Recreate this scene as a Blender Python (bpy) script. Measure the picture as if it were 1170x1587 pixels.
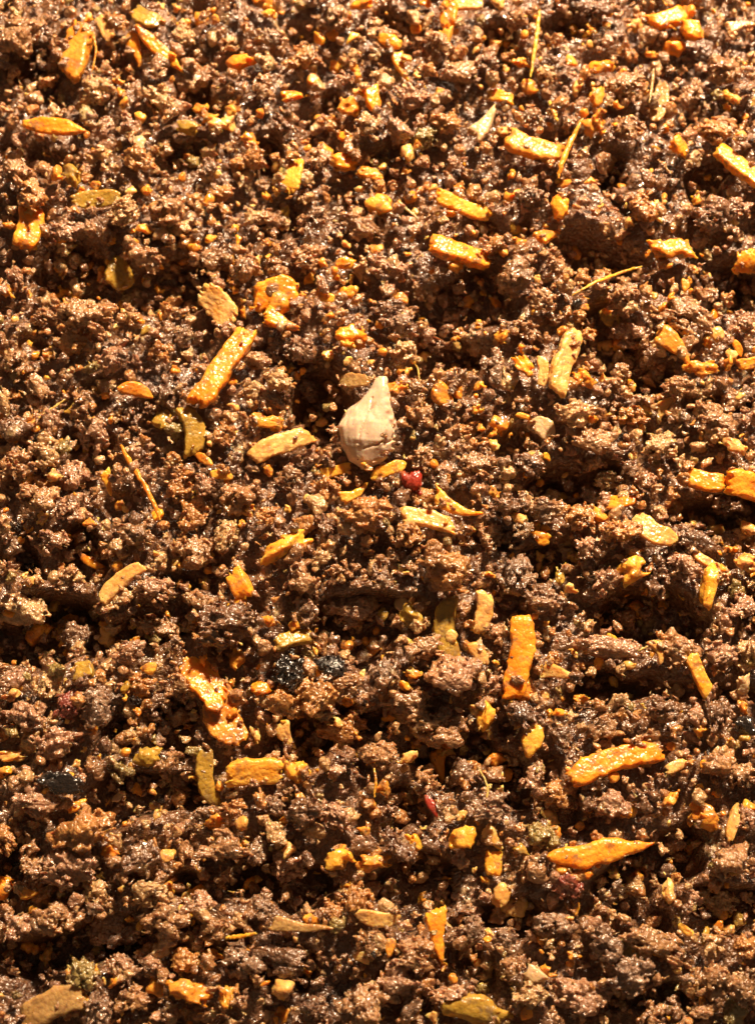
import bpy, math, random
import numpy as np
from mathutils import Vector, Euler

scene = bpy.context.scene
for o in list(bpy.data.objects): bpy.data.objects.remove(o)

# ---------------------------------------------------------------- camera
TH = math.radians(14.0); D = 0.282; VF = math.radians(35.0)
W, H = 1170.0, 1587.0
cam_d = bpy.data.cameras.new('camera'); cam = bpy.data.objects.new('camera', cam_d)
scene.collection.objects.link(cam); scene.camera = cam
cam.location = (0, -D*math.sin(TH), D*math.cos(TH)); cam.rotation_euler = (TH, 0, 0)
cam_d.sensor_fit = 'VERTICAL'; cam_d.sensor_height = 24.0; cam_d.lens = 12.0/math.tan(VF/2)
cam_d.clip_start = 0.01; cam_d.clip_end = 20.0
cam_d.dof.use_dof = True; cam_d.dof.focus_distance = D - 0.006; cam_d.dof.aperture_fstop = 11.0
scene.render.resolution_x = 754; scene.render.resolution_y = 1024

# ---------------------------------------------------------------- world, lamp, exposure
world = bpy.data.worlds.new('World'); scene.world = world; world.use_nodes = True
bg = world.node_tree.nodes['Background']
bg.inputs['Color'].default_value = (1.0, 0.72, 0.45, 1); bg.inputs['Strength'].default_value = 0.12
def lamp(name, loc, target, size, power, col):
    l = bpy.data.lights.new(name, 'AREA'); l.shape = 'DISK'; l.size = size; l.energy = power; l.color = col
    o = bpy.data.objects.new(name, l); scene.collection.objects.link(o); o.location = loc
    o.rotation_euler = (Vector(target)-Vector(loc)).to_track_quat('-Z', 'Y').to_euler()
    return o
lamp('hood_lamp', (0.13, 0.38, 0.33), (0, 0.0, 0), 0.046, 9.9, (1.0, 0.765, 0.50))
scene.view_settings.view_transform = 'Standard'; scene.view_settings.look = 'None'
scene.view_settings.exposure = 0.0; scene.view_settings.gamma = 1.0

# ---------------------------------------------------------------- maths helpers
MM = 0.001
C0 = np.array(cam.location); ct, st = math.cos(TH), math.sin(TH)
def at(px, py, z=0.0):
    """picture position -> point on the level z"""
    t = math.tan(VF/2)
    dx = (np.asarray(px, float)-W/2)/(H/2)*t; dy = -(np.asarray(py, float)-H/2)/(H/2)*t
    d = np.stack([dx, dy*ct+st, dy*st-ct], -1)
    k = (z-C0[2])/d[..., 2]
    return C0 + d*k[..., None]
PX = D*2*math.tan(VF/2)/H            # metres per photograph pixel at the middle

def make_lat(seed, n=16): return np.random.RandomState(seed).rand(n, n, n).astype(np.float32)*2-1
LATS = [make_lat(s) for s in range(12)]
def noise3(x, y, z, seed=0):
    L = LATS[seed % 12]; n = 16; off = seed*3.717
    x = x+off; y = y+off*1.3; z = z-off*.7
    xi = np.floor(x).astype(int); yi = np.floor(y).astype(int); zi = np.floor(z).astype(int)
    fx = x-xi; fy = y-yi; fz = z-zi
    fx = fx*fx*(3-2*fx); fy = fy*fy*(3-2*fy); fz = fz*fz*(3-2*fz)
    x0 = xi % n; x1 = (xi+1) % n; y0 = yi % n; y1 = (yi+1) % n; z0 = zi % n; z1 = (zi+1) % n
    a = L[x0, y0, z0]*(1-fx)+L[x1, y0, z0]*fx; b = L[x0, y1, z0]*(1-fx)+L[x1, y1, z0]*fx
    c = L[x0, y0, z1]*(1-fx)+L[x1, y0, z1]*fx; d = L[x0, y1, z1]*(1-fx)+L[x1, y1, z1]*fx
    return (a*(1-fy)+b*fy)*(1-fz)+(c*(1-fy)+d*fy)*fz
def fbm(x, y, z, seed, octs=3, gain=.5):
    s = 0; a = 1.0; f = 1.0
    for i in range(octs):
        s = s+a*noise3(x*f, y*f, z*f, seed+i); a *= gain; f *= 2.03
    return s

def surface_nets(F, org, h):
    """F<0 inside -> verts, quads"""
    S = F < 0
    nx, ny, nz = F.shape
    acc = np.zeros((nx-1, ny-1, nz-1, 3), np.float32); cnt = np.zeros((nx-1, ny-1, nz-1), np.float32)
    cs = [(i, j, k) for i in (0, 1) for j in (0, 1) for k in (0, 1)]
    def sl(c): return tuple(slice(c[a], F.shape[a]-1+c[a]) for a in range(3))
    for a in cs:
        for ax in range(3):
            if a[ax] == 0:
                b = list(a); b[ax] = 1; b = tuple(b)
                m = S[sl(a)] != S[sl(b)]
                fa = F[sl(a)][m]; fb = F[sl(b)][m]; t = fa/(fa-fb)
                p = np.tile(np.array(a, np.float32), (t.size, 1)); p[:, ax] += t
                acc[m] += p; cnt[m] += 1
    act = cnt > 0
    idx = -np.ones(act.shape, int); idx[act] = np.arange(act.sum())
    ijk = np.argwhere(act)
    V = (ijk+acc[act]/cnt[act][:, None])*h+np.array(org)
    Q = []
    for ax in range(3):
        u, v = [(1, 2), (2, 0), (0, 1)][ax]
        s0 = [slice(None)]*3; s1 = [slice(None)]*3
        s0[ax] = slice(0, F.shape[ax]-1); s1[ax] = slice(1, F.shape[ax])
        m = S[tuple(s0)] != S[tuple(s1)]
        e = np.argwhere(m)
        e = e[(e[:, u] > 0) & (e[:, v] > 0) & (e[:, u] < F.shape[u]-1) & (e[:, v] < F.shape[v]-1)]
        fl = S[tuple(e.T)]
        def g(du, dv):
            q = e.copy(); q[:, u] -= du; q[:, v] -= dv; return idx[tuple(q.T)]
        q = np.stack([g(1, 1), g(0, 1), g(0, 0), g(1, 0)], 1)
        q[~fl] = q[~fl][:, ::-1]
        Q.append(q)
    return V.astype(np.float32), np.concatenate(Q)

def keep_core(F):
    S = F < 0
    c = np.argwhere(S); m = np.array(F.shape)/2
    s = c[np.argmin(((c-m)**2).sum(1))]
    R = np.zeros_like(S); R[tuple(s)] = True
    while True:
        N = R.copy()
        N[1:] |= R[:-1]; N[:-1] |= R[1:]; N[:, 1:] |= R[:, :-1]; N[:, :-1] |= R[:, 1:]; N[:, :, 1:] |= R[:, :, :-1]; N[:, :, :-1] |= R[:, :, 1:]
        N &= S
        if N.sum() == R.sum(): break
        R = N
    F = F.copy(); F[S & ~R] = 0.02
    return F
def grid(lo, hi, h):
    ax = [np.arange(lo[i], hi[i]+h, h, dtype=np.float32) for i in range(3)]
    return np.meshgrid(*ax, indexing='ij')

def crumb_geo(seed, n, kind='clump'):
    """craggy clump of cooked mince, about 1 long (x), n cells across"""
    r = np.random.RandomState(seed)
    h = 1.35/n
    el = r.uniform(.45, .95) if kind != 'slab' else r.uniform(.4, .6)
    th = r.uniform(.4, .65) if kind != 'slab' else .26
    X, Y, Z = grid((-.72, -.72*max(el, .5), -.62*max(th, .5)), (.72, .72*max(el, .5), .62*max(th, .5)), h)
    wx = .13*fbm(X*3.2, Y*3.2, Z*3.2, seed+3, 2); wy = .13*fbm(X*3.2, Y*3.2, Z*3.2, seed+5, 2); wz = .10*noise3(X*4, Y*4, Z*4, seed+8)
    Xw, Yw, Zw = X+wx, Y+wy, Z+wz
    nb = {'clump': 9, 'nub': 4, 'slab': 7, 'stringy': 12}[kind]
    ns = {'clump': 1, 'nub': .35, 'slab': .8, 'stringy': .8}[kind]*(70 if n > 30 else 30 if n > 20 else 12)
    ns = int(ns)
    G = 1e9*np.ones_like(X)
    big = []
    for i in range(nb+ns):
        ax = r.normal(size=3); ax /= np.linalg.norm(ax)
        if i < nb:
            a = r.uniform(0, 2*math.pi); q = math.sqrt(r.rand())
            rad = r.uniform(.12, .22) if kind == 'clump' else r.uniform(.16, .30)
            if kind == 'stringy': rad = r.uniform(.06, .12)
            if i < 2: rad *= 1.25; q *= .3
            c = np.array([(.5-rad*.8)*q*math.cos(a), (.5-rad*.8)*el*q*math.sin(a), r.uniform(-.5, .5)*th*.75])
            st_ = r.uniform(1.0, 1.9) if kind != 'stringy' else r.uniform(2.5, 4.5)
            big.append((c, rad)); k = .045
        else:                       # small nodules and flaps stuck on the outside
            c0, r0 = big[r.randint(len(big))]; d = r.normal(size=3); d /= np.linalg.norm(d); d[2] = abs(d[2])*.8
            c = c0+d*r0*r.uniform(.85, 1.25)
            if kind == 'slab': c[2] *= .7
            rad = r.uniform(.035, .075)*(1 if n > 30 else 1.35 if n > 20 else 1.8)
            st_ = r.choice([1.0, 1.3, 2.2, 3.0]); k = .022
        dx, dy, dz = Xw-c[0], Yw-c[1], Zw-c[2]
        al = dx*ax[0]+dy*ax[1]+dz*ax[2]
        d2 = dx*dx+dy*dy+dz*dz-al*al*(1-1/st_**2)
        G_ = np.sqrt(np.maximum(d2, 0))-rad
        hh = np.clip(.5+.5*(G-G_)/k, 0, 1)
        G = G*(1-hh)+G_*hh-k*hh*(1-hh)
    rough = {'clump': .06, 'nub': .04, 'slab': .055, 'stringy': .03}[kind]
    nn = fbm(X*6, Y*6, Z*6, seed, 3 if n > 22 else 2, .6)
    bil = 1-2*np.abs(noise3(X*9, Y*9, Z*9, seed+1))
    bil2 = 1-2*np.abs(noise3(X*19, Y*19, Z*19, seed+4)) if n > 22 else 0
    G = G+rough*.75*nn+rough*.75*bil+rough*.42*bil2+.0
    for a in range(3):
        s = [slice(None)]*3; s[a] = 0; G[tuple(s)] = .05; s[a] = -1; G[tuple(s)] = .05
    G = keep_core(G)
    V, Q = surface_nets(G, (X[0, 0, 0], Y[0, 0, 0], Z[0, 0, 0]), h)
    ext = V[:, 0].max()-V[:, 0].min(); cen = (V.max(0)+V.min(0))/2
    return (V-cen)/max(ext, .4), Q

def mesh_from(name, V, Q, mats=(), midx=None):
    me = bpy.data.meshes.new(name)
    Q = np.asarray(Q); nq, k = Q.shape
    me.vertices.add(len(V)); me.vertices.foreach_set('co', np.asarray(V, np.float32).ravel())
    me.loops.add(nq*k); me.loops.foreach_set('vertex_index', Q.ravel().astype(np.int32))
    me.polygons.add(nq); me.polygons.foreach_set('loop_start', np.arange(0, nq*k, k, dtype=np.int32))
    for m in mats: me.materials.append(m)
    if midx is not None: me.polygons.foreach_set('material_index', np.asarray(midx, np.int32))
    me.update(calc_edges=True); me.validate()
    me.polygons.foreach_set('use_smooth', np.ones(len(me.polygons), bool))
    return me

# ---------------------------------------------------------------- materials
def new_mat(name):
    m = bpy.data.materials.new(name); m.use_nodes = True
    nt = m.node_tree; p = nt.nodes['Principled BSDF']
    return m, nt, p
def mixc(nt, fac, a, b):
    n = nt.nodes.new('ShaderNodeMix'); n.data_type = 'RGBA'
    nt.links.new(fac, n.inputs[0])
    for s, v in ((n.inputs[6], a), (n.inputs[7], b)):
        if isinstance(v, tuple): s.default_value = (*v, 1)
        else: nt.links.new(v, s)
    return n.outputs[2]
def nz(nt, scale, detail=3, rough=.55, obj=False, stretch=None):
    tc = nt.nodes.new('ShaderNodeTexCoord') if obj else nt.nodes.new('ShaderNodeNewGeometry')
    src = tc.outputs['Object'] if obj else tc.outputs['Position']
    if stretch:
        mp = nt.nodes.new('ShaderNodeMapping'); mp.inputs['Scale'].default_value = stretch
        nt.links.new(src, mp.inputs[0]); src = mp.outputs[0]
    n = nt.nodes.new('ShaderNodeTexNoise'); n.inputs['Scale'].default_value = scale
    n.inputs['Detail'].default_value = detail; n.inputs['Roughness'].default_value = rough
    nt.links.new(src, n.inputs['Vector']); return n.outputs['Fac']
def ramp(nt, fac, a, b, va=0.0, vb=1.0):
    n = nt.nodes.new('ShaderNodeMapRange'); n.inputs[1].default_value = a; n.inputs[2].default_value = b
    n.inputs[3].default_value = va; n.inputs[4].default_value = vb
    nt.links.new(fac, n.inputs[0]); return n.outputs[0]
def pillows(nt, scale):
    g = nt.nodes.new('ShaderNodeNewGeometry'); n = nt.nodes.new('ShaderNodeTexNoise'); n.inputs['Scale'].default_value = scale*.7; n.inputs['Detail'].default_value = 1
    nt.links.new(g.outputs['Position'], n.inputs['Vector'])
    m = nt.nodes.new('ShaderNodeVectorMath'); m.operation = 'MULTIPLY_ADD'; m.inputs[1].default_value = (1.1/scale,)*3
    nt.links.new(n.outputs['Color'], m.inputs[0]); nt.links.new(g.outputs['Position'], m.inputs[2])
    v = nt.nodes.new('ShaderNodeTexVoronoi'); v.feature = 'F1'; v.inputs['Scale'].default_value = scale
    nt.links.new(m.outputs[0], v.inputs['Vector'])
    q = nt.nodes.new('ShaderNodeMath'); q.operation = 'MULTIPLY'; nt.links.new(v.outputs['Distance'], q.inputs[0]); nt.links.new(v.outputs['Distance'], q.inputs[1])
    return ramp(nt, q.outputs[0], 0, .55, 1, 0)
def bump(nt, p, fac, dist, prev=None):
    b = nt.nodes.new('ShaderNodeBump'); b.inputs['Strength'].default_value = 1.0; b.inputs['Distance'].default_value = dist
    nt.links.new(fac, b.inputs['Height'])
    if prev: nt.links.new(prev, b.inputs['Normal'])
    return b.outputs[0]
def wet_meat(name, c1, c2, c3, rough=(.28, .45), sss=.6):
    m, nt, p = new_mat(name)
    a = mixc(nt, ramp(nt, nz(nt, 260, 3), .35, .65), c1, c2)
    a = mixc(nt, ramp(nt, nz(nt, 700, 4, .65), .52, .72), a, c3)
    if name != 'meat_charred':
        a = mixc(nt, ramp(nt, nz(nt, 95, 4, .6), .56, .70, 0, .30), a, (.50, .20, .04))      # orange sauce
        a = mixc(nt, ramp(nt, nz(nt, 150, 4, .7, obj=False, stretch=(1.3, .9, 1)), .62, .70, 0, .7), a, (.56, .38, .19))   # bits of fat
        a = mixc(nt, ramp(nt, nz(nt, 60, 4, .6, stretch=(1, 1.2, .7)), .56, .68, 0, .6), a, (.07, .035, .025))   # browned
    nt.links.new(a, p.inputs['Base Color'])
    nt.links.new(ramp(nt, nz(nt, 500, 2), .3, .7, *rough), p.inputs['Roughness'])
    p.inputs['Subsurface Weight'].default_value = sss; p.inputs['Subsurface Radius'].default_value = (1.0, .45, .2)
    p.inputs['Subsurface Scale'].default_value = .0012
    p.inputs['Specular IOR Level'].default_value = .4
    p.inputs['Coat Weight'].default_value = 1.0; p.inputs['Coat Roughness'].default_value = .17; p.inputs['Coat IOR'].default_value = 1.6
    b1 = bump(nt, p, pillows(nt, 1150), .00026 if name != 'meat_charred' else .00008)
    b2 = bump(nt, p, pillows(nt, 2700), .00007, b1)
    nt.links.new(b2, p.inputs['Normal']); nt.links.new(b2, p.inputs['Coat Normal'])
    return m
MEAT = {
 'b': wet_meat('meat_brown', (.26, .118, .050), (.37, .185, .080), (.52, .285, .125)),
 'd': wet_meat('meat_dark', (.13, .058, .030), (.20, .094, .046), (.30, .15, .07)),
 'p': wet_meat('meat_pinkish', (.30, .145, .080), (.39, .20, .11), (.50, .28, .15)),
 't': wet_meat('meat_tan', (.43, .24, .105), (.54, .32, .145), (.34, .165, .07)),
 'r': wet_meat('meat_rusty', (.36, .145, .040), (.48, .215, .060), (.27, .115, .040)),
 'g': wet_meat('meat_greyish', (.20, .105, .062), (.27, .15, .088), (.36, .21, .12)),
 'm': wet_meat('meat_reddish', (.19, .035, .022), (.30, .065, .04), (.28, .13, .07)),
 'k': wet_meat('meat_charred', (.012, .009, .008), (.025, .016, .013), (.05, .03, .02), rough=(.12, .3), sss=0),
 'o': wet_meat('meat_olive', (.22, .145, .042), (.32, .22, .07), (.38, .25, .10)),
}
def veg(name, c1, c2, stain, amt=.55, rough=(.22, .42), sss=.65, stripes=True):
    m, nt, p = new_mat(name)
    a = mixc(nt, ramp(nt, nz(nt, 300, 4), .36, .62), c1, c2)
    a = mixc(nt, ramp(nt, nz(nt, 420, 5, .7), amt, amt+.14), a, stain)
    sp = nz(nt, 1900, 1)
    a = mixc(nt, ramp(nt, sp, .74, .78), a, (.08, .03, .012))
    nt.links.new(a, p.inputs['Base Color'])
    nt.links.new(ramp(nt, nz(nt, 600, 2), .3, .7, *rough), p.inputs['Roughness'])
    p.inputs['Subsurface Weight'].default_value = sss; p.inputs['Subsurface Radius'].default_value = (1.0, .5, .12)
    p.inputs['Subsurface Scale'].default_value = .0015
    p.inputs['Coat Weight'].default_value = .4; p.inputs['Coat Roughness'].default_value = .16; p.inputs['Specular IOR Level'].default_value = .25
    b1 = bump(nt, p, nz(nt, 1.0, 3, .6, obj=True, stretch=(500, 1200, 1200)), .00012 if stripes else (.00002 if name == 'garlic_cream' else .00006))
    b2 = bump(nt, p, pillows(nt, 1500), (.00007 if name != 'garlic_cream' else .00002), b1)
    nt.links.new(b2, p.inputs['Normal']); nt.links.new(b2, p.inputs['Coat Normal'])
    return m
VEG = {
 'o': veg('carrot_orange', (.78, .21, .010), (.88, .37, .035), (.36, .15, .05), .50),
 'y': veg('carrot_yellow', (.76, .30, .02), (.84, .44, .07), (.38, .16, .05), .51),
 'd': veg('carrot_browned', (.62, .20, .02), (.78, .34, .05), (.32, .14, .05), .50),
 'p': veg('carrot_pale', (.64, .30, .07), (.80, .48, .17), (.42, .20, .08), .52),
 'g': veg('celery_olive', (.34, .19, .026), (.46, .27, .045), (.22, .13, .05), .50),
 'w': veg('onion_pale', (.52, .33, .17), (.62, .42, .24), (.45, .28, .13), .60, stripes=False),
 'r': veg('chilli_red', (.26, .02, .012), (.34, .04, .02), (.22, .07, .035), .48, stripes=False),
 's': veg('shard_rust', (.75, .20, .02), (.80, .30, .03), (.50, .15, .04), .60),
 'c': veg('garlic_cream', (.56, .37, .25), (.72, .52, .37), (.42, .22, .11), .58, rough=(.3, .55), stripes=False),
 'l': veg('leaf_brown', (.34, .18, .06), (.46, .27, .10), (.20, .09, .04), .54),
}

# ---------------------------------------------------------------- the lie of the mince
# hollows read off the photograph: x, y, half width, half height (photo pixels), depth (mm)
PITS = [(65,112,42,20,4),(8,215,22,20,3),(70,245,60,20,4),(200,445,115,38,8),(120,395,55,32,6),(310,142,24,20,4),(300,232,42,24,5),
(408,255,30,38,6),(455,48,22,20,4),(488,172,28,26,4),(622,38,34,20,5),(775,62,28,26,5),(880,45,34,26,6),(960,275,20,42,5),
(1105,292,34,28,6),(1150,185,24,22,4),(770,352,60,16,5),(730,465,62,38,7),(690,560,40,44,7),(940,395,66,30,7),(925,520,50,42,7),(985,590,40,24,5),
(1135,445,38,24,6),(500,628,46,62,11),(455,560,36,22,4),(345,405,22,16,3),(40,535,26,14,3),(335,505,24,16,4),(60,480,24,18,3),
(150,610,34,14,3),(215,655,22,20,3),(700,650,28,16,3),(800,690,34,16,5),(880,752,62,30,8),(1120,812,58,24,6),(1010,640,34,16,3),(1000,690,30,12,3),
(60,985,112,32,9),(15,880,26,20,4),(120,855,32,26,5),(250,955,50,16,4),(270,890,34,14,3),(560,975,92,26,7),(535,1012,62,18,6),(600,860,34,14,3),(1025,955,60,32,7),
(935,1062,72,22,7),(1100,1085,54,16,4),(845,870,52,26,5),(790,930,24,14,3),(270,1130,30,24,4),(160,1160,26,18,4),(20,1120,26,16,3),(225,1250,84,26,6),(170,1140,24,14,3),
(580,1110,50,18,5),(500,1165,60,18,5),(712,1165,48,26,6),(800,1215,30,34,6),(860,1245,30,32,5),(1055,1330,40,44,7),(985,1375,56,30,6),(440,1370,84,28,7),
(615,1275,30,30,5),(660,1385,52,34,7),(305,1385,60,18,5),(95,1482,98,26,8),(25,1350,22,40,5),(1145,1432,42,32,7),(1020,1425,26,18,4),
(780,1440,50,18,5),(300,1465,60,12,3),(1000,1572,44,20,5),(470,1500,20,26,4),(710,1510,40,16,4),(940,1440,34,14,4),(560,1180,30,14,3),(1165,960,14,40,4),(380,1000,30,12,3),(870,200,18,14,2),(570,430,20,14,3),(610,235,18,14,3),(1060,130,30,16,3),(440,640,18,20,3),(250,380,40,16,3),(160,705,30,16,3),(1120,640,24,12,3),(740,840,34,14,3),(330,1330,22,22,3)]
PITS = np.array(PITS, float)
_pc = at(PITS[:, 0], PITS[:, 1]-8, 0.0)
def height(x, y, fine=True):
    x = np.asarray(x, float); y = np.asarray(y, float); zz = np.zeros_like(x)
    h = 2.2*MM*fbm(x*60, y*60, zz+2.2, 4, 2)*.8
    h = h+2.0*MM*noise3(x*185, y*185, zz+.4, 7)+1.1*MM*noise3(x*330, y*330, zz+.9, 5)
    wx = x+.0034*noise3(x*150, y*150, zz+5, 2); wy = y+.0034*noise3(x*160, y*160, zz+9, 3)
    pit = np.zeros_like(x); rim = np.zeros_like(x)
    for (a, b, rx, ry, dp), c in zip(PITS, _pc):
        q = ((wx-c[0])/(rx*PX*1.2))**2+((wy-c[1])/(ry*PX*1.3))**2
        s = np.clip((1.25-np.sqrt(q))/.6, 0, 1); s = s*s*(3-2*s)
        pit = np.maximum(pit, s*dp*1.05*MM)
        q2 = ((wx-c[0])/(rx*PX*1.2))**2+((wy-c[1]-ry*PX*1.7)/(ry*PX*.9))**2
        rim = np.maximum(rim, np.exp(-q2)*dp*.16*MM)
    return h+rim-pit, pit
MX, MY = 0.084, 0.116
def cell(x, y): return height(x, y)[0]
_gx = np.linspace(-MX, MX, 420); _gy = np.linspace(-MY, MY, 560)
GX, GY = np.meshgrid(_gx, _gy, indexing='ij')
GH, GP = height(GX, GY)
def look(arr, x, y):
    i = np.clip(((np.asarray(x)+MX)/(2*MX)*419).astype(int), 0, 419); j = np.clip(((np.asarray(y)+MY)/(2*MY)*559).astype(int), 0, 559)
    return arr[i, j]
def drop(px, py, lift=0.0):
    """where the picture ray meets the mince, lifted"""
    z = 0.0
    for _ in range(12):
        p = at(px, py, z+lift); z = .5*z+.5*float(look(GH, p[0], p[1]))
    return at(px, py, z+lift)

# the bed of packed mince under the loose crumbs
n1, n2 = 250, 340
bx, by = np.meshgrid(np.linspace(-MX, MX, n1), np.linspace(-MY, MY, n2), indexing='ij')
bh, _ = height(bx, by)
bh = bh-2.6*MM-.45*np.abs(noise3(bx*240, by*240, bx*0, 1))*MM+.8*MM*fbm(bx*520, by*520, bx*0, 6, 3)+.9*MM*(.5-np.abs(fbm(bx*700, by*700, bx*0+3, 9, 2)))
V = np.stack([bx, by, bh], -1).reshape(-1, 3)
I = np.arange(n1*n2).reshape(n1, n2)
Q = np.stack([I[:-1, :-1], I[1:, :-1], I[1:, 1:], I[:-1, 1:]], -1).reshape(-1, 4)
bed = bpy.data.objects.new('ground_mince', mesh_from('ground_mince', V, Q, [MEAT['d']]))  # dark tone puts the shade of the hollows into the bed's colour
scene.collection.objects.link(bed); bed['kind'] = 'structure'

# ---------------------------------------------------------------- things
ITEMS = []      # (object, px, py, look words, noun, category, group)
def link(name, me, px, py, look_, noun, cat, group, label=None):
    o = bpy.data.objects.new(name, me); scene.collection.objects.link(o)
    o['category'] = cat
    if group: o['group'] = group
    ITEMS.append([o, px, py, look_, noun, label]); return o

def veg_geo(seed, L, Wd, T, shape):
    """cut vegetable piece, mm: strip, shard, chunk, flake, wedge"""
    r = np.random.RandomState(seed)
    h = max(min(Wd, T)/6.0, L/75.0, .17)
    g = 1.2
    X, Y, Z = grid((-L/2-g, -Wd*.75-g, -T*.75-g-L*.05), (L/2+g, Wd*.75+g, T*.75+g+L*.05), h)
    u = X/(L/2)
    bend = r.uniform(-.22, .22)*Wd; Yb = Y-bend*(u*u-.4)*1.6-.10*Wd*noise3(X*.35, X*0, X*0, seed)
    bz = r.uniform(-.12, .10) if shape != 'flake' else r.choice([-1, 1])*.30
    Zb = Z+bz*T*1.6*(u*u-.4)*(1.6 if shape == 'flake' else 1)
    hw = Wd/2*np.ones_like(X); hl = L/2
    a1, a2 = r.uniform(.45, .95), r.uniform(.1, .7)
    if shape == 'shard': hw = Wd/2*np.clip(1.08-np.abs(u+.15*a1)**1.6, .08, 1)
    elif shape == 'wedge': hw = Wd/2*np.clip(.62-.5*u, .12, 1.05)
    elif shape == 'flake': hw = Wd/2*np.sqrt(np.clip(1.08-np.abs(u)**2.4, .05, 1))
    elif shape == 'chunk': hw = Wd/2*np.sqrt(np.clip(1.1-np.abs(u)**3, .1, 1))
    else: hw = Wd/2*(1-.22*np.clip(np.abs(u)-.6, 0, 1)-.10*u*a2)
    hw = hw*(1+.12*noise3(X*.9, Y*0, Y*0+seed, seed+2)+.07*noise3(X*2.2, Y*.5, Z*.5, seed+3))
    th = T/2*(1-.25*np.clip(np.abs(u)-.5, 0, 1))*(.8+.2*hw/(Wd/2))
    slant = r.uniform(-.5, .5)
    qx = np.abs(X+slant*Y)-(hl-.25*np.abs(noise3(Y*1.7, Z*1.7, X*0, seed+4))*Wd*1.5)
    qy = np.abs(Yb)-hw; qz = np.abs(Zb)-th
    rr = min(T, Wd)*(.24 if shape in ('strip', 'wedge') else .36)
    qx, qy, qz = qx+rr, qy+rr, qz+rr
    G = np.sqrt(np.maximum(qx, 0)**2+np.maximum(qy, 0)**2+np.maximum(qz, 0)**2)+np.minimum(np.maximum(np.maximum(qx, qy), qz), 0)-rr
    s = min(T, Wd)
    G = G+.08*s*fbm(X*.5*2.4/s**.5, Y*1.3*2.4/s**.5, Z*1.3*2.4/s**.5, seed+5, 3)
    if shape == 'chunk': G = G+.10*s*fbm(X/s*2.2, Y/s*2.2, Z/s*2.2, seed+6, 3)
    G[0] = G[-1] = .5; G[:, 0] = G[:, -1] = .5; G[:, :, 0] = G[:, :, -1] = .5
    G = keep_core(G)
    return surface_nets(G, (X[0, 0, 0], Y[0, 0, 0], Z[0, 0, 0]), h)

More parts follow.
